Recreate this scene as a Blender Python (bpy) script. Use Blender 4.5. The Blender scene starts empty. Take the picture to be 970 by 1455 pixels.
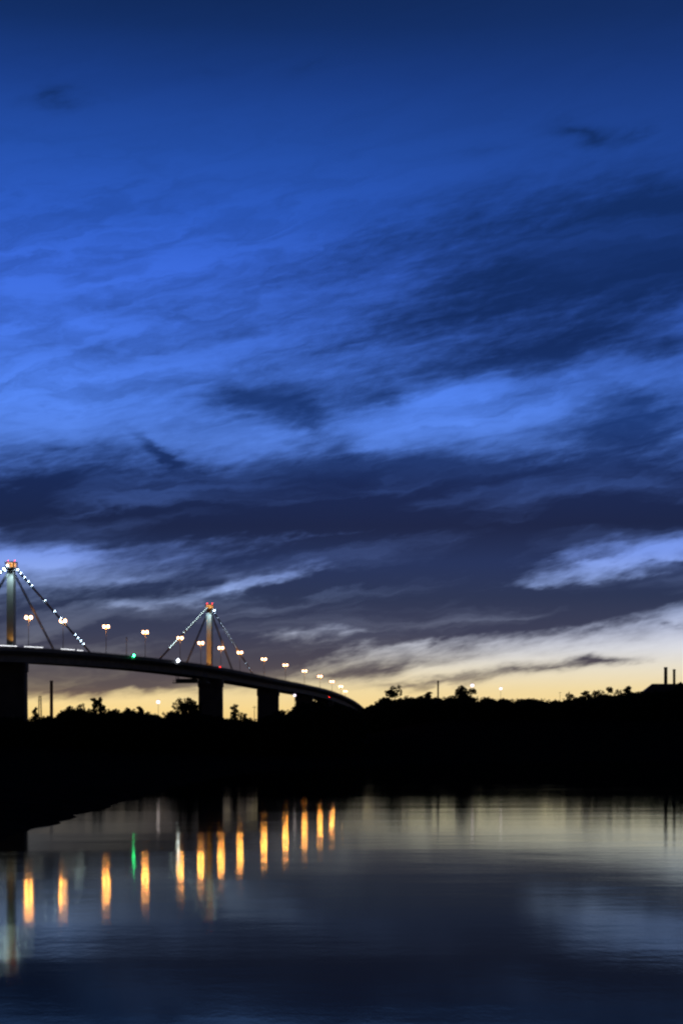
import bpy, bmesh, math, random
import numpy as np
from mathutils import Vector, Matrix, noise

# ------------------------------------------------------------------ camera
F = 2200.0            # focal length in photo pixels (photo 970 x 1455)
YH = 1056.0           # row of the true horizon
CAM_H = 9.0           # camera height over the water
SC = bpy.context.scene
COL = SC.collection
R = math.radians

cd = bpy.data.cameras.new('camera')
cd.sensor_width = 36.0
cd.sensor_fit = 'AUTO'
cd.lens = F / 1455 * 36
cd.shift_y = (YH - 727.5) / 1455
cd.clip_start = 0.2
cd.clip_end = 40000
cd.dof.use_dof = True
cd.dof.focus_distance = 30.0
cd.dof.aperture_fstop = 4.0
cam = bpy.data.objects.new('camera', cd)
cam.location = (0, 0, CAM_H)
cam.rotation_euler = (R(90), 0, 0)
COL.objects.link(cam)
SC.camera = cam

SC.view_settings.view_transform = 'Standard'
SC.view_settings.look = 'None'
SC.view_settings.exposure = 0.0
SC.view_settings.gamma = 1.0
SC.view_settings.use_curve_mapping = False
SC.cycles.filter_width = 2.3
SC.cycles.max_bounces = 6
SC.cycles.transparent_max_bounces = 8
SC.cycles.use_denoising = True
SC.cycles.denoiser = 'OPENIMAGEDENOISE'
SC.cycles.denoising_input_passes = 'RGB_ALBEDO_NORMAL'
SC.cycles.denoising_prefilter = 'ACCURATE'
SC.cycles.sample_clamp_indirect = 0.0
SC.cycles.use_light_tree = True
SC.cycles.light_sampling_threshold = 0.0


def lin(c):
    out = []
    for v in c:
        v = v / 255.0
        out.append(v / 12.92 if v <= 0.04045 else ((v + 0.055) / 1.055) ** 2.4)
    return tuple(out) + (1.0,)


# ------------------------------------------------------------------ sky
SUN_EL, SUN_AZ = 0.6, 4.0
world = bpy.data.worlds.new('World')
SC.world = world
world.use_nodes = True
wt = world.node_tree
wt.nodes.clear()


class N:
    """tiny node-tree helper"""
    def __init__(s, t):
        s.t = t

    def new(s, kind, **kw):
        n = s.t.nodes.new(kind)
        for k, v in kw.items():
            setattr(n, k, v)
        return n

    def put(s, sock, v):
        if hasattr(v, 'is_output'):
            s.t.links.new(v, sock)
        elif v is not None:
            sock.default_value = v

    def m(s, op, a, b=None, c=None, clamp=False):
        n = s.new('ShaderNodeMath', operation=op)
        n.use_clamp = clamp
        s.put(n.inputs[0], a)
        s.put(n.inputs[1], b)
        s.put(n.inputs[2], c)
        return n.outputs[0]

    def v(s, op, a, b=None):
        n = s.new('ShaderNodeVectorMath', operation=op)
        s.put(n.inputs[0], a)
        s.put(n.inputs[1], b)
        return n.outputs[0]

    def noise(s, vec, scale, detail=4.0, rough=0.55, dist=0.0):
        n = s.new('ShaderNodeTexNoise')
        s.put(n.inputs['Vector'], vec)
        n.inputs['Scale'].default_value = scale
        n.inputs['Detail'].default_value = detail
        n.inputs['Roughness'].default_value = rough
        n.inputs['Distortion'].default_value = dist
        return n

    def mapping(s, vec, loc=(0, 0, 0), rot=0.0, sca=(1, 1, 1), kind='TEXTURE'):
        n = s.new('ShaderNodeMapping', vector_type=kind)
        s.put(n.inputs['Vector'], vec)
        n.inputs['Location'].default_value = loc
        n.inputs['Rotation'].default_value = (0, 0, rot)
        n.inputs['Scale'].default_value = sca
        return n.outputs[0]

    def ramp(s, fac, stops, interp='LINEAR'):
        n = s.new('ShaderNodeValToRGB')
        cr = n.color_ramp
        cr.interpolation = interp
        while len(cr.elements) > 1:
            cr.elements.remove(cr.elements[-1])
        for i, (p, c) in enumerate(stops):
            e = cr.elements[0] if i == 0 else cr.elements.new(p)
            e.position = p
            e.color = c
        s.put(n.inputs[0], fac)
        return n.outputs[0]

    def mix(s, fac, a, b, kind='MIX'):
        n = s.new('ShaderNodeMix', data_type='RGBA', blend_type=kind)
        s.put(n.inputs[0], fac)
        s.put(n.inputs[6], a)
        s.put(n.inputs[7], b)
        return n.outputs[2]


w = N(wt)
tc = w.new('ShaderNodeTexCoord')
sx = w.new('ShaderNodeSeparateXYZ')
wt.links.new(tc.outputs['Generated'], sx.inputs[0])
az = w.m('ARCTAN2', sx.outputs[0], sx.outputs[1])
el = w.m('ARCSINE', sx.outputs[2])
U = w.m('MULTIPLY', az, F / 100)
V = w.m('MULTIPLY', el, F / 100)
cb = w.new('ShaderNodeCombineXYZ')
wt.links.new(U, cb.inputs[0])
wt.links.new(V, cb.inputs[1])
P = cb.outputs[0]                        # direction as azimuth, elevation (units of 2.6 degrees)


def sky_uv(px, py):
    a = math.atan((px - 485) / F)
    e = math.atan((YH - py) / F * math.cos(a))
    return a * F / 100, e * F / 100


# domain warp so that no cloud has a clean outline
nv = w.mapping(P, rot=R(9), sca=(2.0, 0.62, 1), kind='TEXTURE')
wn = w.noise(nv, 0.9, 5.0, 0.6)
off = w.v('SUBTRACT', wn.outputs['Color'], (0.5, 0.5, 0.5))
off = w.v('MULTIPLY', off, (2.2, 0.55, 0.0))
Pw = w.v('ADD', P, off)
nv2 = w.mapping(P, rot=R(14), sca=(0.9, 0.32, 1), kind='TEXTURE')
wn2 = w.noise(nv2, 1.3, 4.0, 0.55)
off2 = w.v('SUBTRACT', wn2.outputs['Color'], (0.5, 0.5, 0.5))
off2 = w.v('MULTIPLY', off2, (0.7, 0.26, 0.0))
Pw = w.v('ADD', Pw, off2)

# cloud masses: (px, py, rx, ry, tilt, amount)   negative amounts are breaks
CLOUDS = [
    # high mass on the right
    (920, 345, 520, 165, 9, 1.05), (760, 340, 400, 110, 14, .5), (960, 300, 220, 75, 8, .7), (980, 380, 220, 90, 4, .6),
    (780, 495, 420, 62, 6, 1.15), (940, 490, 190, 45, 4, .7), (690, 440, 300, 70, 12, .5), (900, 420, 300, 80, 6, .6), (790, 470, 200, 30, 6, .5),
    (520, 355, 400, 110, 20, .5), (560, 470, 330, 70, 12, .5), (330, 470, 400, 55, 10, .42), (130, 500, 300, 34, 8, .3),
    (60, 445, 190, 30, 10, .4), (190, 285, 380, 46, 10, .25), (300, 430, 260, 30, 14, .3),
    # thin veil that ties the high mass to the low deck
    (700, 400, 640, 190, 12, .5), (560, 560, 600, 120, 6, .45), (330, 540, 520, 80, 8, .4), (720, 300, 420, 80, 12, .35), (420, 650, 700, 40, 4, .5),
    (240, 420, 330, 40, 14, .22), (650, 525, 300, 30, 6, .4),
    # loose scraps
    (100, 137, 85, 28, 8, 1.3), (830, 192, 95, 28, -6, 1.35), (940, 340, 330, 120, 8, .6), (895, 192, 60, 16, 25, .5), (445, 95, 95, 26, 14, .45), (300, 100, 130, 40, 10, .3),
    (700, 215, 90, 20, 8, .3),
    # broken middle
    (420, 578, 230, 56, -8, .75), (370, 560, 170, 34, 8, .7), (545, 572, 85, 34, 4, 1.0), (455, 612, 110, 50, -35, .7),
    (240, 652, 110, 20, -30, .9), (100, 640, 420, 55, 3, .75), (910, 560, 210, 80, 10, .9), (915, 610, 280, 85, 4, 1.3),
    (700, 580, 180, 20, 10, .5), (720, 560, 80, 12, 10, .4), (300, 600, 400, 60, 6, .3), (170, 560, 400, 26, 8, .2), (940, 590, 130, 40, 6, .4),
    (640, 600, 200, 40, 8, -.5), (620, 565, 150, 20, 12, -.6), (60, 560, 260, 50, 6, -.35), (560, 640, 160, 16, 3, -.4),
    # the long dark band
    (200, 724, 900, 104, 2, 2.5), (760, 700, 760, 108, 3, 2.4), (480, 680, 400, 62, 2, .9),
    (860, 735, 500, 70, 4, 1.1), (60, 700, 300, 90, 2, .8),
    # lower deck of cloud
    (480, 835, 1400, 165, 4, 1.9), (790, 868, 640, 76, 8, 1.5), (120, 900, 600, 105, 2, 1.4), (90, 950, 520, 62, 3, 1.9), (300, 940, 330, 34, 6, .7),
    (700, 876, 420, 42, 7, 1.0), (960, 834, 280, 52, 8, .9), (620, 790, 560, 60, 5, 1.0), (520, 850, 420, 46, 6, .8),
    # breaks in it
    (40, 791, 150, 34, 1, -1.7), (325, 836, 250, 26, 11, -1.3), (180, 862, 200, 20, 8, -.7), (420, 815, 240, 18, 9, -.7),
    (350, 765, 380, 16, 5, -.25), (560, 752, 420, 12, 5, -.5), (180, 820, 200, 14, 4, -.4),
    (880, 798, 250, 46, 7, -1.1), (950, 778, 220, 32, 6, -.85), (860, 790, 180, 9, 8, .5), (900, 820, 200, 9, 7, .5), (770, 825, 180, 24, 8, -.8), (950, 800, 70, 12, 4, 1.3), (830, 770, 260, 14, 6, -.5),
    (490, 899, 280, 20, 9, -.65), (660, 858, 460, 46, 6, .8), (570, 915, 230, 18, 8, -.8), (420, 905, 140, 14, 10, -.4), (60, 1012, 260, 20, 0, -1.2), (140, 970, 440, 34, 3, 1.7), (330, 955, 260, 26, 6, .8),
    (250, 955, 220, 12, 8, -.4), (190, 925, 260, 12, 6, -.3),
    # low bars over the yellow
    (745, 954, 230, 18, 8, 1.0), (830, 939, 95, 14, 3, 1.3), (610, 972, 200, 14, 4, .95), (555, 948, 130, 26, 10, 1.0), (480, 962, 190, 26, 6, .8), (430, 935, 200, 24, 8, .8),
    (965, 887, 36, 8, 4, .7),
]
dens = None
body = 0.0
for (px, py, rx, ry, tilt, amt) in CLOUDS:
    u, v_ = sky_uv(px, py)
    q = w.mapping(Pw, (u, v_, 0), R(tilt), (rx / 100, ry / 100, 1))
    g = w.new('ShaderNodeTexGradient', gradient_type='QUADRATIC_SPHERE')
    wt.links.new(q, g.inputs[0])
    dens = w.m('MULTIPLY_ADD', g.outputs[1], amt * 1.15, dens if dens is not None else 0.0)
    if amt > 0:
        body = w.m('MULTIPLY_ADD', g.outputs[1], amt * 1.15, body)

# streaky texture of the cloud
st1 = w.noise(w.mapping(P, rot=R(10), sca=(1.5, 0.2, 1)), 1.6, 6.0, 0.62, 0.25)
st2 = w.noise(w.mapping(P, rot=R(17), sca=(0.8, 0.25, 1)), 2.6, 5.0, 0.6, 0.5)
tex = w.m('ADD', w.m('MULTIPLY', st1.outputs[0], 0.6), w.m('MULTIPLY', st2.outputs[0], 0.4))
tex = w.m('SUBTRACT', tex, 0.5)
amp = w.m('MULTIPLY_ADD', w.m('MINIMUM', body, 1.0), 1.65, 0.28)
dens = w.m('MULTIPLY_ADD', tex, amp, dens)
ss = w.new('ShaderNodeMapRange', interpolation_type='SMOOTHSTEP')
wt.links.new(dens, ss.inputs['Value'])
ss.inputs['From Min'].default_value = -0.25
ss.inputs['From Max'].default_value = 1.75
cover = ss.outputs[0]
# the sheet itself is uneven: long thin and thick streaks
st3 = w.noise(w.mapping(Pw, rot=R(7), sca=(4.5, 0.55, 1)), 1.0, 5.0, 0.55, 0.4)
thin = w.new('ShaderNodeMapRange', interpolation_type='SMOOTHSTEP')
wt.links.new(st3.outputs[0], thin.inputs['Value'])
thin.inputs['From Min'].default_value = 0.46
thin.inputs['From Max'].default_value = 0.74
thin.inputs['To Min'].default_value = 1.0
thin.inputs['To Max'].default_value = 0.8
thinhi = w.m('MULTIPLY_ADD', w.m('SUBTRACT', 1.0, thin.outputs[0]), -1.4, 1.0)
up = w.new('ShaderNodeMapRange', interpolation_type='SMOOTHSTEP')
wt.links.new(V, up.inputs['Value'])
up.inputs['From Min'].default_value = 3.6
up.inputs['From Max'].default_value = 5.0
tmix = w.new('ShaderNodeMix', data_type='FLOAT')
wt.links.new(up.outputs[0], tmix.inputs[0])
wt.links.new(thin.outputs[0], tmix.inputs[2])
wt.links.new(thinhi, tmix.inputs[3])
cover = w.m('MULTIPLY', cover, tmix.outputs[0])
# a fine high veil everywhere in the blue
st4 = w.noise(w.mapping(Pw, rot=R(13), sca=(2.6, 0.5, 1)), 1.7, 5.0, 0.6, 0.6)
veil = w.new('ShaderNodeMapRange', interpolation_type='SMOOTHSTEP')
wt.links.new(st4.outputs[0], veil.inputs['Value'])
veil.inputs['From Min'].default_value = 0.36
veil.inputs['From Max'].default_value = 0.72
veil.inputs['To Max'].default_value = 0.42
dn = w.new('ShaderNodeMapRange', interpolation_type='SMOOTHSTEP')
wt.links.new(V, dn.inputs['Value'])
dn.inputs['From Min'].default_value = 6.2
dn.inputs['From Max'].default_value = 8.6
dn.inputs['To Min'].default_value = 1.0
dn.inputs['To Max'].default_value = 0.25
vl = w.m('MULTIPLY', w.m('MULTIPLY', veil.outputs[0], up.outputs[0]), dn.outputs[0])
cover = w.m('SUBTRACT', 1.0, w.m('MULTIPLY', w.m('SUBTRACT', 1.0, cover), w.m('SUBTRACT', 1.0, vl)))

VT = 16.0
def stops(rows):
    out = []
    for py, c in rows:
        out.append((min(1.0, max(0.0, sky_uv(485, py)[1] / VT)), lin(c)))
    out.sort(key=lambda t: t[0])
    return out

vf = w.m('DIVIDE', V, VT, clamp=True)
clear = w.ramp(vf, stops([(1056, (232, 178, 104)), (1010, (250, 217, 144)), (980, (244, 221, 166)), (952, (236, 226, 202)), (925, (224, 225, 230)),
                          (895, (202, 211, 238)), (850, (160, 184, 238)), (790, (122, 153, 234)), (690, (96, 140, 240)), (630, (94, 142, 244)), (570, (86, 137, 247)),
                          (470, (72, 122, 238)), (390, (61, 109, 224)), (310, (47, 95, 202)), (220, (36, 80, 172)), (120, (26, 62, 138)),
                          (40, (18, 47, 104)), (-20, (15, 40, 88)), (-300, (10, 28, 66))]))
cloud = w.ramp(vf, stops([(1056, (146, 112, 80)), (1010, (134, 108, 86)), (975, (92, 82, 82)), (940, (72, 70, 82)), (900, (56, 62, 86)), (850, (40, 53, 84)),
                          (800, (34, 51, 92)), (750, (24, 37, 72)), (690, (22, 40, 84)), (600, (27, 58, 120)), (490, (17, 43, 96)),
                          (350, (17, 45, 100)), (150, (18, 48, 106)), (0, (13, 36, 80)), (-300, (9, 24, 58))]))
# the blue falls off to the right, away from the brightest part
side = w.new('ShaderNodeMapRange', interpolation_type='SMOOTHSTEP')
wt.links.new(U, side.inputs['Value'])
side.inputs['From Min'].default_value = -2.5
side.inputs['From Max'].default_value = 5.5
hi = w.new('ShaderNodeMapRange', interpolation_type='SMOOTHSTEP')
wt.links.new(V, hi.inputs['Value'])
hi.inputs['From Min'].default_value = 3.2
hi.inputs['From Max'].default_value = 7.0
dim = w.m('MULTIPLY', w.m('MULTIPLY', side.outputs[0], hi.outputs[0]), 0.38)
clear = w.mix(dim, clear, (0.008, 0.03, 0.14, 1))
skycol = w.mix(cover, clear, cloud)
# night is already up overhead and behind the viewer, away from the afterglow
fa_ = w.new('ShaderNodeMapRange', interpolation_type='SMOOTHSTEP')
wt.links.new(w.m('ABSOLUTE', az), fa_.inputs['Value'])
fa_.inputs['From Min'].default_value = R(25)
fa_.inputs['From Max'].default_value = R(85)
fa_.inputs['To Min'].default_value = 1.0
fa_.inputs['To Max'].default_value = 0.06
fe_ = w.new('ShaderNodeMapRange', interpolation_type='SMOOTHSTEP')
wt.links.new(el, fe_.inputs['Value'])
fe_.inputs['From Min'].default_value = R(27)
fe_.inputs['From Max'].default_value = R(48)
fe_.inputs['To Min'].default_value = 1.0
fe_.inputs['To Max'].default_value = 0.06
skycol = w.mix(1.0, skycol, w.m('MULTIPLY', fa_.outputs[0], fe_.outputs[0]), 'MULTIPLY')

nish = w.new('ShaderNodeTexSky')
nish.sky_type = 'NISHITA'
nish.sun_disc = False
nish.sun_elevation = R(SUN_EL)
nish.sun_rotation = R(SUN_AZ)
bg1 = w.new('ShaderNodeBackground')
wt.links.new(skycol, bg1.inputs[0])
bg1.inputs[1].default_value = 1.0
bg2 = w.new('ShaderNodeBackground')
wt.links.new(nish.outputs[0], bg2.inputs[0])
bg2.inputs[1].default_value = 0.0006
ad = w.new('ShaderNodeAddShader')
wt.links.new(bg1.outputs[0], ad.inputs[0])
wt.links.new(bg2.outputs[0], ad.inputs[1])
wo = w.new('ShaderNodeOutputWorld')
wt.links.new(ad.outputs[0], wo.inputs[0])
world.cycles.sampling_method = 'MANUAL'
world.cycles.sample_map_resolution = 512

sun_d = bpy.data.lights.new('sun', 'SUN')
sun_d.energy = 0.001                      # the sun is under the horizon: only its last glow
sun_d.angle = R(30)
sun_d.color = (1.0, 0.72, 0.45)
sun = bpy.data.objects.new('sun', sun_d)
dv = Vector((math.sin(R(SUN_AZ)) * math.cos(R(SUN_EL)), math.cos(R(SUN_AZ)) * math.cos(R(SUN_EL)), math.sin(R(SUN_EL))))
sun.rotation_euler = dv.to_track_quat('Z', 'Y').to_euler()
sun.location = (300, 2000, 400)
COL.objects.link(sun)


# ------------------------------------------------------------------ helpers
def at(px, py, D):
    """photo pixel at depth D -> world point"""
    return Vector(((px - 485) / F * D, D, CAM_H + (YH - py) / F * D))


def material(name, col, rough=0.8, var=0.25, scale=0.5, metallic=0.0, bump=0.0, spec=0.3):
    m = bpy.data.materials.new(name)
    m.use_nodes = True
    t = N(m.node_tree)
    b = m.node_tree.nodes['Principled BSDF']
    c = t.new('ShaderNodeTexCoord')
    n = t.noise(c.outputs['Object'], scale, 6.0, 0.6)
    lo = tuple(x * (1 - var) for x in col) + (1,)
    hi_ = tuple(min(1, x * (1 + var)) for x in col) + (1,)
    m.node_tree.links.new(t.ramp(n.outputs[0], [(0.3, lo), (0.7, hi_)]), b.inputs['Base Color'])
    b.inputs['Roughness'].default_value = rough
    b.inputs['Metallic'].default_value = metallic
    b.inputs['Specular IOR Level'].default_value = spec
    if bump:
        bp = t.new('ShaderNodeBump')
        bp.inputs['Strength'].default_value = bump
        m.node_tree.links.new(n.outputs[0], bp.inputs['Height'])
        m.node_tree.links.new(bp.outputs[0], b.inputs['Normal'])
    return m


def glow(name, col, strength):
    m = bpy.data.materials.new(name)
    m.use_nodes = True
    b = m.node_tree.nodes['Principled BSDF']
    b.inputs['Base Color'].default_value = (0.6, 0.6, 0.6, 1)
    b.inputs['Emission Color'].default_value = tuple(col) + (1,)
    b.inputs['Emission Strength'].default_value = strength
    return m


M = {
    'concrete': material('bridge_concrete', (0.19, 0.17, 0.145), 0.85, 0.2, 0.15),
    'steel': material('painted_steel', (0.20, 0.21, 0.22), 0.55, 0.2, 0.3),
    'mast': material('mast_paint', (0.45, 0.45, 0.43), 0.6, 0.12, 0.2),
    'cable': material('cable_steel', (0.12, 0.125, 0.13), 0.5, 0.2, 0.5),
    'pole': material('galvanised_pole', (0.16, 0.16, 0.165), 0.5, 0.15, 0.8),
    'asphalt': material('asphalt', (0.05, 0.05, 0.05), 0.9, 0.2, 0.6),
    'brick': material('sooty_brick', (0.16, 0.09, 0.07), 0.9, 0.3, 0.6),
    'roofing': material('corrugated_roofing', (0.14, 0.14, 0.145), 0.6, 0.2, 0.4),
    'glassd': material('dark_window', (0.03, 0.035, 0.04), 0.15, 0.2, 0.4),
    'leaf': material('eucalypt_leaf', (0.028, 0.042, 0.02), 0.85, 0.4, 0.8, spec=0.05),
    'leaf_pale': material('dry_leaf', (0.05, 0.05, 0.025), 0.85, 0.4, 0.8, spec=0.05),
    'bark': material('bark', (0.06, 0.045, 0.035), 0.9, 0.3, 3.0, spec=0.05),
    'earth': material('bank_earth', (0.030, 0.026, 0.020), 0.95, 0.4, 0.35, bump=0.4, spec=0.0),
    'amber': glow('sodium_lamp', (1.0, 0.50, 0.26), 13.0),
    'amber_soft': glow('sodium_lantern', (1.0, 0.42, 0.10), 1.1),
    'white': glow('white_bulb', (0.58, 0.80, 1.0), 22.0),
    'white_small': glow('white_string_bulb', (0.72, 0.95, 0.98), 10.0),
    'strip': glow('parapet_tube', (0.95, 0.97, 1.0), 3.2),
    'bluewhite': glow('cold_floodlight', (0.72, 0.82, 1.0), 25.0),
    'lilac': glow('far_lamp', (0.95, 0.82, 1.0), 2.2),
    'green': glow('green_signal', (0.03, 1.0, 0.32), 40.0),
    'red': glow('red_signal', (1.0, 0.03, 0.02), 9.0),
}


for k_ in ('amber_soft', 'white', 'white_small', 'strip', 'lilac', 'red', 'amber'):
    M[k_].cycles.emission_sampling = 'NONE'


def tag(o, label=None, cat=None, group=None, kind=None):
    for k, v in (('label', label), ('category', cat), ('group', group), ('kind', kind)):
        if v:
            o[k] = v
    return o


def empty(name, loc, label=None, cat=None, group=None, rz=0.0):
    o = bpy.data.objects.new(name, None)
    o.empty_display_size = 1.0
    COL.objects.link(o)
    o.location = loc
    o.rotation_euler = (0, 0, rz)
    return tag(o, label, cat, group)


class MB:
    """collects shapes into one mesh"""
    def __init__(s):
        s.v, s.f = [], []

    def add(s, vs, fs):
        b = len(s.v)
        s.v += [tuple(x) for x in vs]
        s.f += [tuple(b + i for i in f) for f in fs]
        return s

    def box(s, c, size, rz=0.0, taper=1.0):
        hx, hy, hz = size[0] / 2, size[1] / 2, size[2] / 2
        vs = []
        for z, k in ((-hz, 1.0), (hz, taper)):
            for x, y in ((-hx, -hy), (hx, -hy), (hx, hy), (-hx, hy)):
                x, y = x * k, y * k
                vs.append((c[0] + x * math.cos(rz) - y * math.sin(rz), c[1] + x * math.sin(rz) + y * math.cos(rz), c[2] + z))
        return s.add(vs, [(3, 2, 1, 0), (4, 5, 6, 7), (0, 1, 5, 4), (1, 2, 6, 5), (2, 3, 7, 6), (3, 0, 4, 7)])

    def tube(s, pts, radii, n=8, cap=True):
        pts = [Vector(p) for p in pts]
        if not isinstance(radii, (list, tuple)):
            radii = [radii] * len(pts)
        vs, fs = [], []
        for i, p in enumerate(pts):
            d = (pts[min(i + 1, len(pts) - 1)] - pts[max(i - 1, 0)]).normalized()
            a = d.cross(Vector((0, 0, 1)))
            if a.length < 1e-3:
                a = d.cross(Vector((0, 1, 0)))
            a.normalize()
            b = d.cross(a)
            for k in range(n):
                t = 2 * math.pi * k / n
                vs.append(p + (a * math.cos(t) + b * math.sin(t)) * radii[i])
        for i in range(len(pts) - 1):
            for k in range(n):
                fs.append((i * n + k, i * n + (k + 1) % n, (i + 1) * n + (k + 1) % n, (i + 1) * n + k))
        if cap:
            fs.append(tuple(range(n))[::-1])
            fs.append(tuple((len(pts) - 1) * n + k for k in range(n)))
        return s.add(vs, fs)

    def ball(s, c, r, n=10, m=6, sz=1.0):
        vs, fs = [(c[0], c[1], c[2] - r * sz)], []
        for i in range(1, m):
            a = -math.pi / 2 + math.pi * i / m
            for k in range(n):
                t = 2 * math.pi * k / n
                vs.append((c[0] + r * math.cos(a) * math.cos(t), c[1] + r * math.cos(a) * math.sin(t), c[2] + r * sz * math.sin(a)))
        vs.append((c[0], c[1], c[2] + r * sz))
        for k in range(n):
            fs.append((0, 1 + (k + 1) % n, 1 + k))
            for i in range(m - 2):
                a = 1 + i * n
                fs.append((a + k, a + (k + 1) % n, a + n + (k + 1) % n, a + n + k))
            a = 1 + (m - 2) * n
            fs.append((a + k, a + (k + 1) % n, len(vs) - 1))
        return s.add(vs, fs)

    def build(s, name, mat, parent=None, smooth=False, loc=None):
        me = bpy.data.meshes.new(name)
        me.from_pydata(s.v, [], s.f)
        me.materials.append(mat)
        if smooth:
            me.polygons.foreach_set('use_smooth', [True] * len(me.polygons))
        me.update()
        o = bpy.data.objects.new(name, me)
        COL.objects.link(o)
        if parent:
            o.parent = parent
        if loc is not None:
            o.location = loc
        return o


def copy_tree(o, parent=None):
    c = o.copy()
    COL.objects.link(c)
    if parent:
        c.parent = parent
    for ch in list(o.children):
        copy_tree(ch, c)
    return c


# ------------------------------------------------------------------ terrain and water
SHORE = [(-31, -60), (-31, 18), (-31.5, 120), (-32.5, 180), (-33.5, 222), (-34, 276), (-34.5, 380), (-28, 490), (-4, 580), (60, 650), (160, 690), (420, 715), (1200, 740), (7000, 800)]
SP = np.array(SHORE, float)


def shore_dist(x, y):
    """signed distance to the shoreline, positive on land (numpy arrays)"""
    x = np.asarray(x, float); y = np.asarray(y, float)
    best = np.full(x.shape, 1e9)
    for (ax, ay), (bx, by) in zip(SP[:-1], SP[1:]):
        dx, dy = bx - ax, by - ay
        t = np.clip(((x - ax) * dx + (y - ay) * dy) / (dx * dx + dy * dy), 0, 1)
        best = np.minimum(best, np.hypot(x - ax - t * dx, y - ay - t * dy))
    xb = np.interp(y, SP[:, 1], SP[:, 0], left=-31, right=1e9)
    d = np.where(x < xb, best, -best)
    return np.maximum(d, 12.0 - y)


def sstep(a, b, x):
    t = np.clip((x - a) / (b - a), 0, 1)
    return t * t * (3 - 2 * t)


def ground_z(x, y):
    d = shore_dist(x, y)
    wob = np.sin(x * .31 + y * .17) * .5 + np.sin(x * .13 - y * .41 + 1.3) * .5 + np.sin(x * 1.1 + y * .9) * .25
    d = d + wob * np.clip(np.asarray(y, float) / 180, .25, 5)
    lnd = 1.6 * (1 - np.exp(-np.maximum(d, 0) / 5)) + 4.5 * sstep(20, 170, d) + 7.0 * sstep(60, 300, d) * sstep(640, 760, np.asarray(y, float))
    lnd = lnd + 13.0 * sstep(830, 1060, np.asarray(y, float)) * sstep(0, 70, np.asarray(x, float))
    lnd = lnd + .12 * wob * sstep(0, 6, d)
    return np.where(d > 0, lnd, np.maximum(d * .18, -2.5)) - .02


def gz(x, y):
    return float(ground_z(np.array([x]), np.array([y]))[0])


ys = np.concatenate([np.linspace(-60, 0, 8), np.linspace(3, 262, 170), np.linspace(264, 1000, 140), np.geomspace(1020, 16000, 40)])
half = np.concatenate([np.linspace(0, 20, 12), np.linspace(21, 40, 70), np.linspace(42, 100, 40), np.geomspace(103, 9000, 72)])
xs = np.concatenate([-half[::-1][:-1], half])
gx, gy = np.meshgrid(xs, ys)
gzz = ground_z(gx, gy)
nx_, ny_ = len(xs), len(ys)
gv = np.stack([gx, gy, gzz], -1).reshape(-1, 3)
gf = [(j * nx_ + i, j * nx_ + i + 1, (j + 1) * nx_ + i + 1, (j + 1) * nx_ + i) for j in range(ny_ - 1) for i in range(nx_ - 1)]
g = MB()
g.v = [tuple(p) for p in gv]
g.f = gf
tag(g.build('ground', M['earth'], smooth=True), 'dark earth river bank running back to the horizon', 'ground', kind='structure')

wm = bpy.data.materials.new('river_water')
wm.use_nodes = True
wmt = wm.node_tree
wmt.nodes.clear()
t = N(wmt)
geo = t.new('ShaderNodeNewGeometry')
pos = geo.outputs['Position']
n1 = t.noise(t.mapping(pos, rot=R(6), sca=(0.8, 1.0, 1)), 0.9, 3.0, 0.55)
n2 = t.noise(t.mapping(pos, rot=R(-12), sca=(1.7, 1.0, 1)), 0.25, 3.0, 0.5)
n3 = t.noise(t.mapping(pos, rot=R(5), sca=(5.0, 1.0, 1)), 0.06, 4.0, 0.5)
hgt = t.m('ADD', t.m('MULTIPLY', n1.outputs[0], 0.003), t.m('MULTIPLY', n2.outputs[0], 0.005))
n4 = t.noise(t.mapping(pos, rot=R(4), sca=(0.35, 1.0, 1)), 1.7, 2.0, 0.5)
hgt = t.m('ADD', hgt, t.m('MULTIPLY', n4.outputs[0], 0.0013))
hgt = t.m('ADD', hgt, t.m('MULTIPLY', n3.outputs[0], 0.035))
bp = t.new('ShaderNodeBump')
bp.inputs['Strength'].default_value = 1.0
bp.inputs['Distance'].default_value = 1.0
wmt.links.new(hgt, bp.inputs['Height'])
gl = t.new('ShaderNodeBsdfGlossy', distribution='BECKMANN')
gl.inputs['Color'].default_value = (0.96, 0.96, 0.73, 1)
patch = t.noise(t.mapping(pos, rot=R(6), sca=(4.0, 1.0, 1)), 0.02, 3.0, 0.55)
rr = t.new('ShaderNodeMapRange')
wmt.links.new(patch.outputs[0], rr.inputs['Value'])
rr.inputs['From Min'].default_value = 0.35
rr.inputs['From Max'].default_value = 0.65
rr.inputs['To Min'].default_value = 0.06
rr.inputs['To Max'].default_value = 0.08
wmt.links.new(rr.outputs[0], gl.inputs['Roughness'])
wmt.links.new(bp.outputs[0], gl.inputs['Normal'])
df = t.new('ShaderNodeBsdfDiffuse')
df.inputs['Color'].default_value = (0.006, 0.012, 0.016, 1)
fr = t.new('ShaderNodeFresnel')
fr.inputs['IOR'].default_value = 1.16      # choppy water mirrors less than a flat sheet
wmt.links.new(bp.outputs[0], fr.inputs['Normal'])
ms = t.new('ShaderNodeMixShader')
wmt.links.new(fr.outputs[0], ms.inputs[0])
wmt.links.new(df.outputs[0], ms.inputs[1])
wmt.links.new(gl.outputs[0], ms.inputs[2])
om = t.new('ShaderNodeOutputMaterial')
wmt.links.new(ms.outputs[0], om.inputs[0])
wmb = MB().add([(-9000, -60, 0), (9000, -60, 0), (9000, 1000, 0), (-9000, 1000, 0)], [(0, 1, 2, 3)])
tag(wmb.build('water', wm), 'calm dark river water mirroring the dusk sky', 'water', kind='structure')

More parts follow.
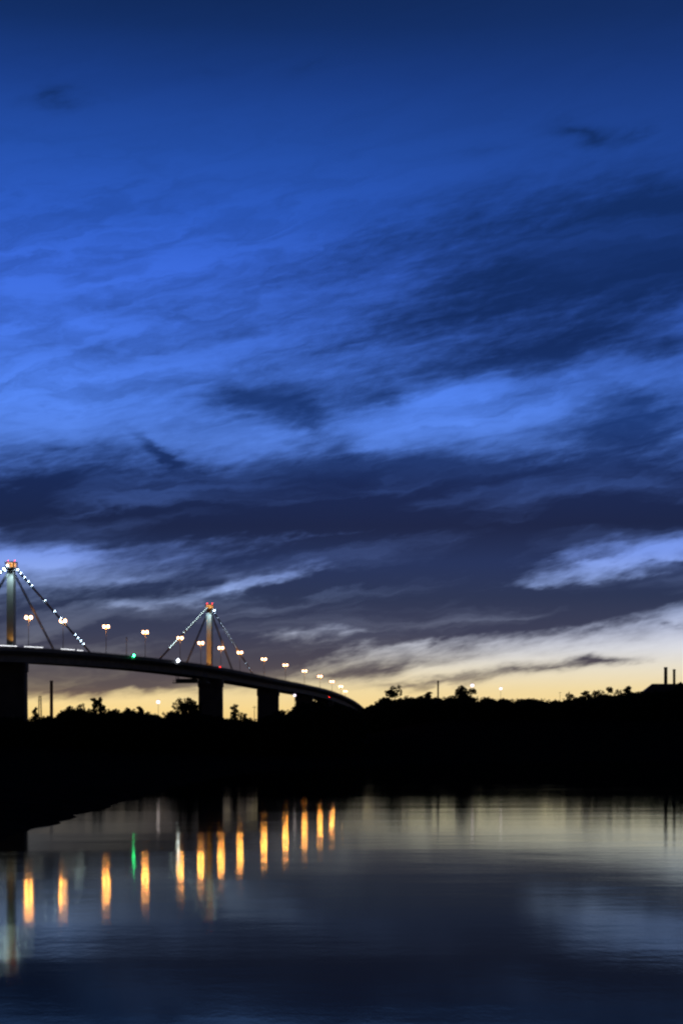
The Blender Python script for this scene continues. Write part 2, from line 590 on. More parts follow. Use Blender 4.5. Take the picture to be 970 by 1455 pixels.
# ------------------------------------------------------------------ the bridge
EDGE = [(-130, 912, 715), (-60, 914.5, 765), (0, 917, 815), (62, 920, 870), (120, 924.5, 930), (178, 929.8, 990), (240, 936.5, 1055), (300, 945, 1130),
        (340, 952.4, 1195), (372, 959, 1260), (400, 965, 1330), (430, 971, 1420), (460, 977.8, 1540), (478, 983.5, 1640), (492, 989.5, 1740), (506, 997, 1850), (518, 1007, 1960), (523, 1014, 2050)]
ctrl = [at(*e) for e in EDGE]


def catmull(ps, per=8):
    out = []
    for i in range(len(ps) - 1):
        p0, p1, p2, p3 = ps[max(i - 1, 0)], ps[i], ps[i + 1], ps[min(i + 2, len(ps) - 1)]
        for k in range(per):
            u = k / per
            out.append(0.5 * ((2 * p1) + (p2 - p0) * u + (2 * p0 - 5 * p1 + 4 * p2 - p3) * u * u + (3 * p1 - p0 - 3 * p2 + p3) * u ** 3))
    out.append(ps[-1])
    return out


edge = catmull(ctrl)
for i in range(3):          # light smoothing of the plan
    edge = [edge[0]] + [(edge[j - 1] + edge[j] * 2 + edge[j + 1]) / 4 for j in range(1, len(edge) - 1)] + [edge[-1]]
side_n = []
for i in range(len(edge)):
    d = edge[min(i + 1, len(edge) - 1)] - edge[max(i - 1, 0)]
    d.z = 0
    d.normalize()
    side_n.append(Vector((-d.y, d.x, 0)))      # towards the far (left) side of the deck
HALF = 14.0
PAR = 1.3                                        # parapet height; edge[] is the top of the near parapet
centre = [e + n * HALF - Vector((0, 0, PAR)) for e, n in zip(edge, side_n)]


def centre_at(px):
    for i in range(len(centre) - 1):
        a, b = centre[i], centre[i + 1]
        pa, pb = 485 + F * a.x / a.y, 485 + F * b.x / b.y
        if pa <= px <= pb:
            u = (px - pa) / (pb - pa)
            p = a.lerp(b, u)
            return p, (b - a).normalized(), side_n[i]
    raise ValueError(px)


def edge_at(px):
    for i in range(len(edge) - 1):
        a, b = edge[i], edge[i + 1]
        pa, pb = 485 + F * a.x / a.y, 485 + F * b.x / b.y
        if pa <= px <= pb:
            return a.lerp(b, (px - pa) / (pb - pa)), side_n[i]
    raise ValueError(px)


def sweep(profile, name, mat, parent):
    """profile: (offset across from centre (+ = near side), z) closed loop"""
    b = MB()
    k = len(profile)
    vs, fs = [], []
    for c, n in zip(centre, side_n):
        for (o, z) in profile:
            vs.append(c - n * o + Vector((0, 0, z)))
    for i in range(len(centre) - 1):
        for j in range(k):
            fs.append((i * k + j, i * k + (j + 1) % k, (i + 1) * k + (j + 1) % k, (i + 1) * k + j))
    fs.append(tuple(range(k))[::-1])
    fs.append(tuple((len(centre) - 1) * k + j for j in range(k)))
    b.add(vs, fs)
    return b.build(name, mat, parent)


root_p = centre_at(160)[0]
bridge = empty('cable_stayed_bridge', (0, 0, 0), 'long cable-stayed road bridge with two lit masts crossing the river on tall concrete piers', 'bridge')
deck = sweep([(-HALF, 0), (HALF, 0), (HALF, -1.3), (HALF - 4.5, -2.0), (HALF - 5.5, -7.2), (-HALF + 5.5, -7.2), (-HALF + 4.5, -2.0), (-HALF, -1.3)], 'deck', M['concrete'], bridge)
sweep([(-HALF + 1.2, 0.006), (-HALF + 1.2, 0.05), (HALF - 1.2, 0.05), (HALF - 1.2, 0.006)][::-1], 'carriageway', M['asphalt'], bridge)
for s in (1, -1):
    rl = sweep([(s * HALF - .2, 0.004), (s * HALF - .2, .75), (s * HALF + .2, .75), (s * HALF + .2, 0.004)], 'parapet', M['concrete'], bridge)
    rb = MB()
    for zz in (1.0, 1.27):
        rb.tube([c - n * (s * HALF) + Vector((0, 0, zz)) for c, n in zip(centre, side_n)], 0.055, 5)
    for i in range(len(centre)):
        p = centre[i] - side_n[i] * (s * HALF)
        rb.tube([p + Vector((0, 0, .755)), p + Vector((0, 0, 1.3))], 0.05, 4)
    rb.build('railing', M['pole'], rl)
# brackets that carry the cantilevered edge
bb = MB()
for i in range(0, len(centre) - 1):
    for u in (0, .33, .66):
        c = centre[i].lerp(centre[i + 1], u)
        n = side_n[i]
        ang = math.atan2(n.y, n.x)
        for s in (1, -1):
            q = c - n * (s * (HALF - 2.6))
            bb.box(q + Vector((0, 0, -2.3)), (3.6, 0.35, 1.5), ang)
bb.build('deck_bracket', M['concrete'], bridge)
bpy.data.objects['deck_bracket']['kind'] = 'stuff'


def pier(px, wid, dep, mat=M['concrete'], stem=0.0):
    c, d, n = centre_at(px)
    top = c.z - 7.23
    bot = min(gz(c.x, c.y), 0) - 1.5
    b = MB()
    ang = math.atan2(n.y, n.x)
    h = top - bot
    # rounded slab shaft, slightly flared towards the foot, with a wider cap
    vs, fs = [], []
    ring = []
    for k in range(16):
        t_ = 2 * math.pi * k / 16
        ring.append((math.copysign(abs(math.cos(t_)) ** .35, math.cos(t_)), math.copysign(abs(math.sin(t_)) ** .5, math.sin(t_))))
    lev = [(0, 1.06), (.55, 1.0), (.90, .985), (.905, 1.05), (1, 1.05)]
    for (u, k) in lev:
        for (x, y) in ring:
            xx, yy = x * wid / 2 * k, y * dep / 2 * k
            vs.append((c.x + xx * math.cos(ang) - yy * math.sin(ang), c.y + xx * math.sin(ang) + yy * math.cos(ang), bot + h * u))
    for i in range(len(lev) - 1):
        for k in range(16):
            fs.append((i * 16 + k, i * 16 + (k + 1) % 16, (i + 1) * 16 + (k + 1) % 16, (i + 1) * 16 + k))
    fs.append(tuple((len(lev) - 1) * 16 + k for k in range(16)))
    b.add(vs, fs)
    return b.build('pier', mat, bridge)


for px, wd in ((14, 20.5), (299.5, 19.0), (381, 19), (432, 17), (462, 17), (484, 17)):
    pier(px, wd, 6.5)

LIGHTS = []


def lamp_light(name, loc, energy, col, parent=None, kind='POINT', radius=0.3, target=None, size=90):
    ld = bpy.data.lights.new(name, kind)
    ld.energy = energy
    ld.color = col
    ld.shadow_soft_size = radius
    if kind == 'SPOT':
        ld.spot_size = R(size)
        ld.spot_blend = 0.8
    o = bpy.data.objects.new(name, ld)
    COL.objects.link(o)
    o.location = loc
    if target is not None:
        o.rotation_euler = (Vector(loc) - Vector(target)).to_track_quat('Z', 'Y').to_euler()
    if parent:
        o.parent = parent
    return o


def tower(px, py_top, wid):
    c, d, n = centre_at(px)
    D = c.y
    ztop = CAM_H + (YH - py_top) / F * D
    ang = math.atan2(n.y, n.x)
    hb = 4.2                                     # height of the head
    zs = ztop - hb
    m = MB()
    m.box((c.x, c.y, (c.z + zs) / 2 + .02), (wid, wid * .9, zs - c.z - .04), ang, .93)
    m.box((c.x, c.y, c.z + 1.0), (wid * 1.3, wid * 1.3, 1.9), ang)
    to = m.build('tower', M['mast'], bridge)
    h = MB()
    h.box((c.x, c.y, zs + .55), (wid * 1.5, wid * 1.5, 1.05), ang)
    h.box((c.x, c.y, ztop - .3), (wid * 1.35, wid * 1.35, .6), ang)
    for a in range(4):
        t_ = ang + math.pi / 4 + a * math.pi / 2
        q = Vector((c.x + math.cos(t_) * wid * .83, c.y + math.sin(t_) * wid * .83, 0))
        h.box((q.x, q.y, (zs + 1.08 + ztop - .6) / 2), (.5, .5, ztop - zs - 1.7), ang)
    h.build('tower_head', M['steel'], to)
    l = MB().box((c.x, c.y, (zs + 1.08 + ztop - .6) / 2), (wid * .95, wid * .95, ztop - zs - 1.75), ang)
    l.build('lantern', M['amber_soft'], to)
    for s in (-1, 1):
        q = Vector((c.x, c.y, ztop)) + n * (s * wid * .5)
        MB().tube([q, q + Vector((0, 0, .5))], .08, 6).ball(q + Vector((0, 0, .8)), .32 if px > 100 else .2).build('beacon', M['red'], to)
    # floodlights under the head wash the shaft, sodium light at its foot
    tow = (Vector((0, 0, 0)) - Vector((c.x, c.y, 0))).normalized()
    q = Vector((c.x, c.y, zs - 1.2)) + tow * (wid * 1.9)
    lamp_light('floodlight', q, 5200, (0.62, 0.92, 1.0), to, 'SPOT', .3, Vector((c.x, c.y, zs - 16)), 110)
    q = Vector((c.x, c.y, c.z + 3)) + tow * (wid * 1.3)
    lamp_light('floodlight', q, 800, (1.0, 0.45, 0.08), to, 'SPOT', .3, Vector((c.x, c.y, c.z + 22)), 110)
    for s in (-1, 1):
        q = Vector((c.x, c.y, zs - .3)) + n * (s * wid * .95)
        MB().ball(q, .42).build('flood_lamp', M['white'], to)
    return to, c, d, n, zs, ztop


def stay(px_anchor, head, mat_bulbs, bulbs, size, drop):
    """cable from the tower head to the deck at px_anchor; bulbs are fractions along it"""
    to, c, d, n, zs, zt = head
    a = Vector((c.x, c.y, zt - 1.0 - drop))
    if px_anchor is None:
        return None
    if px_anchor < -125:
        dirv = -d
        e = c + dirv * (c - centre_at(18)[0]).length
    e = centre_at(px_anchor)[0] + Vector((0, 0, .6))
    dirv = (e - a).normalized()
    a = a + Vector((dirv.x, dirv.y, 0)).normalized() * 2.0
    b = MB()
    for s in (-.45, .45):
        b.tube([a + n * s, e + n * s], .32, 6)
    for u in np.linspace(.03, .97, 24):
        b.box(a.lerp(e, float(u)), (.3, 1.2, .3), math.atan2(n.y, n.x) + math.pi / 2)
    cab = b.build('stay_cable', M['cable'], bridge)
    perp = Vector((0, 0, 1)) * 0.55
    for u in bulbs:
        MB().ball(a.lerp(e, u) + perp, size, 8, 5).build('bulb', mat_bulbs, cab)
    # anchor block on the deck
    MB().box(e + Vector((0, 0, .1)), (1.6, 2.2, 1.3), math.atan2(n.y, n.x)).build('anchor', M['concrete'], cab)
    return cab


T1 = tower(16.5, 798.5, 4.0)
T2 = tower(298, 859, 3.9)


def us(xs, x0, x1):
    return [(x - x0) / (x1 - x0) for x in xs]


stay(131, T1, M['white'], us([30.8, 35.6, 40.3, 44.9, 62.4, 75.7, 84.2, 88.6, 105.4, 109.4, 113.5, 117.7], 21, 131), .52, 0.6)
stay(78, T1, M['white'], [], .4, 3.6)
stay(-112, T1, M['white'], [.03, .075, .12, .165, .3, .42, .5, .56, .7, .75, .8], .5, 0.6)
stay(-50, T1, M['white'], [], .4, 3.6)
stay(224, T2, M['white_small'], us([292, 289.6, 287, 284.5, 282, 279.5, 277, 274.5, 272, 269, 266, 263, 259, 252, 250, 248, 246, 244, 242, 240], 295, 224), .2, 0.6)
stay(264, T2, M['white_small'], [], .4, 3.6)
stay(363, T2, M['white'], us([304, 306, 309, 314, 316.4, 319, 321.5, 324, 327, 330, 333.5, 339, 349, 351.5, 354, 356.5, 359], 300, 363), .33, 0.6)
stay(332, T2, M['white_small'], [], .4, 3.6)

# lit tubes in the near parapet, by the left tower
for x0, x1 in ((-6, 24), (34, 61), (86, 106), (109, 118)):
    k = max(3, int((x1 - x0) / 2.4))
    for i in range(k):
        p, n = edge_at(x0 + (x1 - x0) * (i + .25) / k)
        q, _ = edge_at(x0 + (x1 - x0) * (i + .68) / k)
        o_ = -n * .35 + Vector((0, 0, -.05))
        MB().tube([p + o_, q + o_], .16, 6).build('strip_light', M['strip'], bridge)

# red lamp at the foot of the far tower
p, d_, n_ = centre_at(302)
MB().ball(p - n_ * 6 + Vector((0, 0, 2.4)), .55).build('warning_lamp', M['red'], bridge)

# inspection gantry slung under the deck by the far tower's pier
gp, gd, gn = centre_at(272)
ga = math.atan2(gn.y, gn.x)
gr = empty('inspection_gantry', (gp.x, gp.y, gp.z - 11.5), 'steel inspection gantry slung under the deck left of the second pier', 'gantry', rz=ga)
b = MB()
for s in (-1, 1):
    for zz in (0, 1.4):
        b.box((0, s * 3.0, zz), (27, .3, .3))
    for i in range(13):
        b.box((-13 + i * 2.16, s * 3.0, .7), (.2, .2, 1.4))
b.box((0, 0, -.25), (27, 6.3, .2))
b.box((3.5, -3.25, 1.3), (14, .12, 2.6)).box((3.5, 3.25, 1.3), (14, .12, 2.6)).box((3.5, 0, 2.7), (14.2, 6.8, .15))
b.build('platform', M['steel'], gr)
for sx_ in (-11, 11):
    b = MB()
    for sy in (-1, 1):
        b.tube([(sx_, sy * 2.6, 1.5), (sx_, sy * 2.6, 9.2)], .2, 6)
    b.tube([(sx_, -2.6, 2), (sx_, 2.6, 9)], .14, 5)
    b.build('hanger', M['steel'], gr)

# ------------------------------------------------------------------ lamps on the bridge
def make_lamp():
    rt = empty('street_lamp', (0, 0, 0))
    MB().tube([(0, 0, 0), (0, 0, .9), (0, 0, .95), (0, 0, 15.8)], [.34, .34, .22, .13], 8).build('pole', M['pole'], rt)
    MB().tube([(-1.45, 0, 16.0), (-.7, 0, 15.95), (0, 0, 15.7), (.7, 0, 15.95), (1.45, 0, 16.0)], .09, 6).build('arm', M['pole'], rt)
    for s in (-1, 1):
        h = MB().ball((s * 1.42, 0, 16.45), .85, 12, 6, .25).build('lamp_head', M['pole'], rt)
        MB().ball((s * 1.42, 0, 15.55), .86, 16, 10, .95).build('lamp_lens', M['amber'], h)
        lamp_light('lamp_light', (s * 1.42, 0, 14.25), 2500, (1.0, 0.36, 0.055), h, 'POINT', .45)
    return rt


lamp0 = make_lamp()
ORD = ['first', 'second', 'third', 'fourth', 'fifth', 'sixth', 'seventh', 'eighth', 'ninth']
LAMPS = [(41, 876.5), (90, 881.5), (151, 889.5), (206.5, 897.5), (256, 906), (285.5, 913), (314, 920), (341, 926.5), (375, 936), (405.5, 944.5), (432.5, 953), (454.5, 960.5), (471.5, 968), (484, 975), (490.5, 982)]
for i, (px, py) in enumerate(LAMPS):
    c, d, n = centre_at(px)
    zt = CAM_H + (YH - py) / F * c.y
    o = lamp0 if i == 0 else copy_tree(lamp0)
    o.location = c + Vector((0, 0, .06))
    o.rotation_euler = (0, 0, math.atan2(n.y, n.x) + math.pi)
    s = (zt - c.z) / 15.85
    o.scale = (1, 1, s)
    if i < 6:
        lab = '%s twin-headed street lamp along the deck to the right of the tall left tower' % ORD[i]
    else:
        lab = '%s twin-headed street lamp along the deck to the right of the smaller tower' % ORD[i - 6]
    tag(o, lab, 'street lamp', 'twin street lamps along the bridge deck')

# bare sign mast between the third and fourth lamps
c, d, n = centre_at(180)
so = empty('camera_mast', c + Vector((0, 0, .06)), 'bare slender mast without a light, standing on the bridge deck between two lamps', 'mast')
MB().tube([(0, 0, 0), (0, 0, 14.5)], [.28, .14], 6).build('pole', M['pole'], so)
MB().box((0.1, -.2, 13.6), (.9, .5, .6)).box((.1, -.2, 12.4), (.5, .4, .9)).build('camera_box', M['steel'], so)


def fascia_lamp(name, px, py, r, mat, label, cat):
    p, n = edge_at(px)
    z = CAM_H + (YH - py) / F * p.y
    q = Vector((p.x, p.y, z)) - n * .9
    rt = empty(name, q, label, cat)
    MB().box((n.x * .55, n.y * .55, 0), (.5, .8, .9), math.atan2(n.y, n.x)).build('bracket', M['steel'], rt)
    MB().ball((0, 0, 0), r, 10, 8, 1.2).build('lens', mat, rt)


fascia_lamp('navigation_light', 188.5, 931.5, .55, M['green'], 'green navigation light fixed to the side of the bridge deck', 'signal light')
fascia_lamp('floodlight', 251.5, 938.5, .8, M['bluewhite'], 'cold white floodlight on the side of the bridge deck left of the smaller tower', 'floodlight')

# ------------------------------------------------------------------ trees
rnd = random.Random(11)


def leaves(b, c, r, n, size, rg, flat=.8):
    for _ in range(n):
        while True:
            p = Vector((rg.uniform(-1, 1), rg.uniform(-1, 1), rg.uniform(-1, 1)))
            if p.length <= 1:
                break
        k = p.length
        if k > 1e-3:
            p = p / k * (k ** .6)
        q = Vector(c) + Vector((p.x * r, p.y * r, p.z * r * flat))
        a = Vector((rg.gauss(0, 1), rg.gauss(0, 1), rg.gauss(0, 1))).normalized()
        u = a.orthogonal().normalized()
        v = a.cross(u)
        s1, s2 = size * rg.uniform(.6, 1.3), size * rg.uniform(.35, .8)
        b.add([q - u * s1 - v * s2 * .3, q + v * s2, q + u * s1 + v * s2 * .2, q - v * s2], [(0, 1, 2, 3)])


def make_tree(kind, seed, leaf):
    """10 m tall trees about the origin"""
    rg = random.Random(seed)
    rt = empty('tree', (0, 0, 0))
    tr, cr = MB(), MB()
    if kind == 'round':            # spreading, several lobes
        lobes = [(0, 0, 8.2, 1.7)]
        for i in range(9):
            a = i * 2.4 + rg.uniform(-.4, .4)
            rr_ = rg.uniform(1.4, 3.3)
            lobes.append((math.cos(a) * rr_, math.sin(a) * rr_, rg.uniform(4.2, 8.4) - rr_ * .25, rg.uniform(1.0, 1.7)))
        tr.tube([(0, 0, -1), (.1, 0, 2), (-.1, .1, 4.2), (0, 0, 7.5)], [.34, .26, .2, .06], 7)
        for (x, y, z, r) in lobes:
            tr.tube([(0, 0, rg.uniform(2.2, 4)), (x * .5, y * .5, z * .72), (x, y, z)], [.14, .09, .04], 5)
            leaves(cr, (x, y, z), r, int(120 * r), .28, rg, .75)
            for _ in range(3):
                leaves(cr, (x + rg.uniform(-1, 1) * r, y + rg.uniform(-1, 1) * r, z + rg.uniform(-.3, .9) * r), .5, 26, .24, rg)
    elif kind == 'tall':           # narrow, feathery, with gaps
        tr.tube([(0, 0, -1), (.1, 0, 4), (0, 0, 9.6)], [.24, .17, .04], 6)
        for i in range(17):
            z = 2.6 + i * .44
            r = max(.28, 1.15 - abs(z - 5) * .15) * rg.uniform(.7, 1.2)
            a = rg.uniform(0, 6.28)
            o = rg.uniform(.3, .95) * (1.25 - z * .075)
            p = (math.cos(a) * o, math.sin(a) * o, z)
            tr.tube([(0, 0, z - .7), p], [.06, .03], 4)
            leaves(cr, p, r * .8, 60, .24, rg, .9)
        leaves(cr, (0, 0, 9.6), .35, 30, .2, rg, 1.4)
    elif kind == 'gum':            # open crown held up on bare limbs
        tr.tube([(0, 0, -1), (.2, 0, 3), (.1, 0, 5)], [.3, .22, .16], 7)
        for i in range(8):
            a = i * .8 + rg.uniform(-.3, .3)
            o = rg.uniform(.8, 2.6)
            z = rg.uniform(6.2, 9.3) - o * .2
            p = (math.cos(a) * o, math.sin(a) * o, z)
            tr.tube([(.1, 0, rg.uniform(3.5, 5)), (p[0] * .45, p[1] * .45, z * .75), p], [.12, .08, .03], 5)
            leaves(cr, p, rg.uniform(.7, 1.2), 95, .26, rg, .7)
            leaves(cr, (p[0] * 1.15, p[1] * 1.15, z - .7), .55, 36, .22, rg, .7)
    else:                          # low, dense shrub
        tr.tube([(0, 0, -1), (0, 0, 5)], [.3, .08], 6)
        for i in range(11):
            a = i * 2.4
            o = rg.uniform(0, 3.6)
            z = rg.uniform(2.5, 8.2) * (1 - o * .09)
            r = rg.uniform(1.3, 2.1)
            tr.tube([(0, 0, 1), (math.cos(a) * o, math.sin(a) * o, z)], [.1, .03], 4)
            leaves(cr, (math.cos(a) * o, math.sin(a) * o, z), r, int(100 * r), .34, rg, .85)
    tr.build('trunk', M['bark'], rt)
    cr.build('crown', leaf, rt)
    return rt


PROTO = {
    'round': [make_tree('round', 3, M['leaf']), make_tree('round', 8, M['leaf'])],
    'tall': [make_tree('tall', 5, M['leaf']), make_tree('tall', 9, M['leaf'])],
    'gum': [make_tree('gum', 21, M['leaf_pale']), make_tree('gum', 25, M['leaf'])],
    'bush': [make_tree('bush', 31, M['leaf']), make_tree('bush', 37, M['leaf'])],
}
USED = set()


def plant(px, py, wpx, D, kind, v, label, group='trees standing out of the dark treeline', name='tree', cat='tree'):
    p = PROTO[kind][v]
    D = D * 1.42 + 110 + (330 if px > 510 else 0)
    wpx = wpx * 1.7
    if (kind, v) in USED:
        o = copy_tree(p)
    else:
        o = p
        USED.add((kind, v))
    x = (px - 485) / F * D
    z0 = gz(x, D)
    H = CAM_H + (YH - py) / F * D - z0
    nat = {'round': 8.0, 'tall': 2.6, 'gum': 6.4, 'bush': 8.0}[kind]
    wid = wpx / F * D
    o.location = (x, D, z0)
    s = H / 10
    k = wid / nat
    o.scale = (k, k, s)
    o.rotation_euler = (0, 0, rnd.uniform(0, 6.28))
    o.name = name
    tag(o, label, cat, group)


TREES = [
    (52, 1005, 10, 420, 'tall', 0, 'small pointed tree beside the lattice tower, right of the first pier'),
    (100, 1001, 24, 430, 'round', 0, 'rounded tree just right of the thick chimney'),
    (114, 999, 22, 440, 'round', 1, 'dense tree behind the rounded one right of the thick chimney'),
    (135, 992, 13, 450, 'tall', 1, 'thin feathery tree, left one of the pair rising highest between chimney and second pier'),
    (144, 991, 13, 455, 'tall', 0, 'thin feathery tree, right one of the pair rising highest between chimney and second pier'),
    (159, 1005, 20, 450, 'bush', 0, 'low dense shrub at the right foot of the feathery pair of trees'),
    (186, 1002, 12, 450, 'gum', 0, 'small open-crowned tree left of the cold white lamp post'),
    (199, 1004, 12, 450, 'tall', 1, 'small ragged tree between the open-crowned one and the cold white lamp post'),
    (246, 1003, 24, 430, 'bush', 1, 'low lobe-shaped shrub at the left foot of the big round tree by the second pier'),
    (253, 991, 24, 440, 'round', 1, 'left crown of the big double tree in front of the second pier'),
    (268, 988.5, 32, 445, 'round', 0, 'right and taller crown of the big double tree in front of the second pier'),
    (288, 1008, 26, 440, 'bush', 0, 'dark shrub hiding the foot of the second pier'),
    (309, 1011, 24, 440, 'bush', 1, 'dark shrub at the right foot of the second pier'),
    (333, 1001, 11, 450, 'tall', 1, 'slim spiky tree in the bright gap right of the second pier'),
    (346, 1007, 14, 450, 'gum', 1, 'small palm-like tree in the bright gap between the second and third piers'),
    (398, 1000, 22, 455, 'bush', 0, 'shrub at the foot of the third pier under the small bright opening'),
    (425, 996, 26, 460, 'round', 1, 'tree under the deck right of the small bright opening'),
    (447, 993, 32, 470, 'round', 0, 'tree under the deck below the far street lamps'),
    (476, 1001, 32, 470, 'bush', 1, 'shrub under the descending end of the deck'),
    (522, 998, 12, 480, 'gum', 0, 'small open tree in the notch where the bridge meets the wood'),
    (540, 990, 24, 480, 'bush', 0, 'rounded shrub at the left flank of the tall tree beside the bridge end'),
    (561, 973, 30, 480, 'round', 1, 'broad tall tree right of the bridge end'),
    (578, 985, 20, 485, 'bush', 1, 'shrub at the right flank of the broad tall tree'),
    (592, 983, 18, 490, 'gum', 1, 'open-crowned tree left of the slender chimney'),
    (609, 983, 16, 490, 'tall', 0, 'ragged tree just left of the slender chimney'),
    (636, 986, 22, 490, 'bush', 0, 'shrub right of the slender chimney'),
    (655, 972, 24, 485, 'round', 0, 'tall tree left of the lilac lamp in the wood'),
    (664, 975, 18, 490, 'gum', 0, 'open tree touching the lilac lamp in the wood'),
    (690, 986, 24, 490, 'bush', 1, 'shrub between the two lilac lamps'),
    (755, 987, 34, 500, 'bush', 0, 'low wide shrub standing alone on the even part of the treeline'),
    (818, 981, 16, 500, 'gum', 1, 'first thin tree of the row left of the factory'),
    (831, 982, 15, 505, 'tall', 1, 'second thin tree of the row left of the factory'),
    (856, 973, 20, 500, 'gum', 0, 'tallest open tree of the row left of the factory'),
    (877, 979, 18, 505, 'round', 1, 'round tree between the tallest of the row and the factory'),
    (894, 975, 17, 500, 'tall', 0, 'feathery tree nearest the left end of the factory'),
    (917, 977, 22, 500, 'bush', 1, 'leafy shrub overlapping the left end of the factory'),
    (966, 967, 22, 520, 'round', 0, 'tree covering the right end of the factory'),
]
for tr_ in TREES:
    plant(*tr_)

# the wood behind and between them: one dark mass
TOP = [(-60, 1016), (40, 1019), (60, 1019), (80, 1016), (90, 1010), (125, 1008), (150, 1009), (170, 1008), (205, 1010), (225, 1017), (238, 1021), (245, 1014), (280, 1012), (320, 1020), (345, 1021), (365, 1021), (395, 1012), (412, 1009),
       (422, 1000), (440, 996), (465, 998), (490, 1003), (512, 1009), (520, 1008), (530, 999), (545, 991), (580, 990), (625, 991), (660, 991), (700, 991), (730, 993), (770, 993), (790, 994.5), (815, 990), (850, 987), (890, 985), (915, 981), (935, 979), (970, 977), (1030, 976)]
tpx = np.array([a for a, _ in TOP]); tpy = np.array([b_ for _, b_ in TOP])
wd = MB()
rg = random.Random(77)
for i in range(1300):
    px = rg.uniform(-50, 1020)
    D = rg.uniform(1010, 1260) if px > 512 else rg.uniform(690, 900)
    x = (px - 485) / F * D
    if float(shore_dist(np.array([x]), np.array([D]))[0]) < 8:
        continue
    z0 = gz(x, D)
    top = float(np.interp(px, tpx, tpy)) + 5.5 * (.5 + .5 * math.sin(px * .19 + 1.7 * math.sin(px * .071))) + abs(rg.gauss(0, 1)) * 2.5
    H = CAM_H + (YH - top) / F * D - z0
    if H < 1.5:
        continue
    r = rg.uniform(2.0, 4.0) * (1.35 if px > 512 else 1.0)
    z = z0 + H - r * .8
    wd.tube([(x, D, z0 - .3), (x, D, z)], [.2, .06], 4, False)
    leaves(wd, (x, D, z), r, int(18 * r), .75 if px < 512 else .95, rg, .85)
    zz = z - r
    while zz > z0:
        leaves(wd, (x + rg.uniform(-2, 2), D, zz), r * 1.15, int(12 * r), 1.1 if px < 512 else 1.5, rg, .85)
        zz -= r * 1.2
for i in range(420):
    px = rg.uniform(-50, 1020)
    D = rg.uniform(1030, 1230) if px > 512 else rg.uniform(720, 880)
    x = (px - 485) / F * D
    if float(shore_dist(np.array([x]), np.array([D]))[0]) < 8:
        continue
    z0 = gz(x, D)
    zt = CAM_H + (YH - float(np.interp(px, tpx, tpy)) - 2.5 + rg.uniform(-1.0, 4.5)) / F * D
    r = rg.uniform(.5, 1.3)
    wd.tube([(x, D, z0), (x + rg.uniform(-.4, .4), D, zt)], [.2, .04], 4, False)
    for q in range(3):
        leaves(wd, (x + rg.uniform(-.8, .8), D + rg.uniform(-.8, .8), zt - r - q * 1.1), r, 16, .42, rg, 1.0)
tag(wd.build('woodland', M['leaf']), 'unbroken dark belt of wood along the far shore', 'woodland', kind='stuff')

# ------------------------------------------------------------------ chimneys, masts and far lamps
def chimney(px, py, wpx, D, label, name='chimney', mat=M['concrete']):
    x = (px - 485) / F * D
    z0 = gz(x, D)
    zt = CAM_H + (YH - py) / F * D
    H = zt - z0
    r = wpx / F * D / 2
    rt = empty(name, (x, D, z0), label, 'chimney')
    MB().tube([(0, 0, -1), (0, 0, H * .5), (0, 0, H - 1.2)], [r * 1.12, r * 1.04, r * .95], 20).build('shaft', mat, rt, True)
    MB().tube([(0, 0, H - 1.25), (0, 0, H - .5), (0, 0, H)], [r * 1.08, r * 1.12, r * 1.05], 20).build('rim', M['steel'], rt, True)


chimney(73.5, 967, 4.6, 1300, 'thick free-standing chimney right of the first bridge pier')
chimney(622, 967, 2.3, 1290, 'slender lone chimney rising from the wood right of the bridge', mat=M['brick'])
chimney(945, 948, 5.0, 1330, 'taller and thicker of the two chimneys behind the factory', mat=M['brick'])
chimney(957, 951, 3.8, 1340, 'shorter and thinner of the two chimneys behind the factory', mat=M['brick'])

# factory
D = 1290
x0 = (912 - 485) / F * D
x1 = (1010 - 485) / F * D
zb = gz(x0, D)
ze = CAM_H + (YH - 984) / F * D
zr = CAM_H + (YH - 971.5) / F * D
fa = empty('factory', ((x0 + x1) / 2, D, zb), 'low dark factory shed with a pitched roof under the twin chimneys', 'factory')
L, Hh, Rh, W = x1 - x0, ze - zb, zr - zb, 16.0
MB().box((0, 0, Hh / 2 - .5), (L, W, Hh + 1)).build('wall', M['brick'], fa)
MB().add([(-L / 2 - .4, -W / 2 - .4, Hh + .02), (L / 2 + .4, -W / 2 - .4, Hh + .02), (L / 2 + .4, W / 2 + .4, Hh + .02), (-L / 2 - .4, W / 2 + .4, Hh + .02),
          (-L / 2 + 8.0, 0, Rh), (L / 2 - 8.0, 0, Rh)], [(0, 1, 5, 4), (1, 2, 5), (2, 3, 4, 5), (3, 0, 4), (3, 2, 1, 0)]).build('roof', M['roofing'], fa)
for i in range(5):
    fw = MB().box((-L / 2 + 3 + i * 5, -W / 2 - .03, Hh - 3.5), (2.4, .1, 2.0)).build('window', M['glassd'], fa)

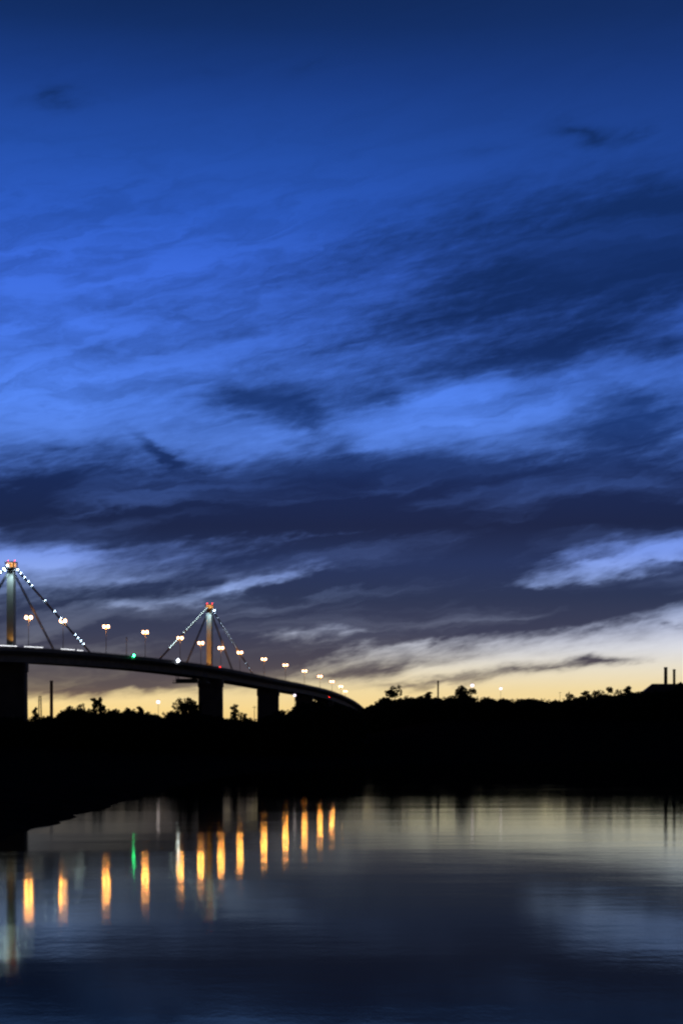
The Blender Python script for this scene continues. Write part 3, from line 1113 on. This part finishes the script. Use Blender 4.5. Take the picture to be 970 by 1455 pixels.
# lattice mast
px, D = 57.2, 1180
x = (px - 485) / F * D
z0 = gz(x, D)
H = CAM_H + (YH - 989) / F * D - z0
rt = empty('lattice_tower', (x, D, z0), 'thin steel lattice tower between the first pier and the thick chimney', 'tower')
b = MB()
def leg_at(k, z):
    s = 1.5 - .7 * z / H
    return Vector((s if k in (0, 3) else -s, s if k in (0, 1) else -s, z))
for k in range(4):
    b.tube([leg_at(k, -1), leg_at(k, H)], .17, 5)
b.build('frame', M['steel'], rt)
b = MB()
nb = 12
for i in range(nb):
    za, zb_ = H * i / nb, H * (i + 1) / nb
    for k in range(4):
        b.tube([leg_at(k, za), leg_at((k + 1) % 4, zb_)], .1, 4)
        b.tube([leg_at(k, zb_), leg_at((k + 1) % 4, zb_)], .1, 4)
b.build('bracing', M['steel'], rt)


def far_lamp(px, py, D, r, mat, label, name='street_lamp', cat='street lamp', head=True, group=None):
    x = (px - 485) / F * D
    z0 = gz(x, D)
    zt = CAM_H + (YH - py) / F * D
    H = zt - z0
    rt = empty(name, (x, D, z0), label, cat, group)
    MB().tube([(0, .5, -.5), (0, .5, H * .6), (0, .5, H + r * .6), (0, .1, H + r * 1.15)], [.14, .11, .09, .07], 6).build('pole', M['pole'], rt)
    MB().ball((0, 0, H), r, 10, 6, .9).build('lamp_lens', mat, rt)
    MB().ball((0, 0, H + r * .98), r * .8, 10, 5, .22).build('lamp_cap', M['pole'], rt)


far_lamp(225, 997.5, 800, .95, M['lilac'], 'cold white street lamp on a thin post between the chimney and the second pier')
far_lamp(418.5, 988, 800, .72, M['lilac'], 'pinkish lamp by the small bright opening under the deck')
far_lamp(467.5, 990.5, 800, .2, M['red'], 'small red lamp on a post under the descending end of the deck')
far_lamp(670.5, 974, 1120, 1.25, M['lilac'], 'lilac lamp beside the tall tree in the wood')
far_lamp(711, 978.5, 1120, 1.0, M['lilac'], 'lilac lamp on a thin post above an even stretch of the wood')

# bare posts
for px, py, y1, D, lab in ((361.5, 1003, 1022, 780, 'bare thin post standing just left of the third pier'),
                           (795, 983, 995, 1230, 'bare left post on the even stretch of treeline left of the row of trees'),
                           (808, 982, 995, 1230, 'bare right post on the even stretch of treeline left of the row of trees')):
    x = (px - 485) / F * D
    z0 = gz(x, D)
    H = CAM_H + (YH - py) / F * D - z0
    rt = empty('utility_pole', (x, D, z0), lab, 'pole')
    MB().tube([(0, 0, -.5), (0, 0, H)], [.2, .13], 6).build('pole', M['bark'], rt)
    MB().box((0, 0, H - .7), (2.2, .16, .18)).build('crossarm', M['bark'], rt)
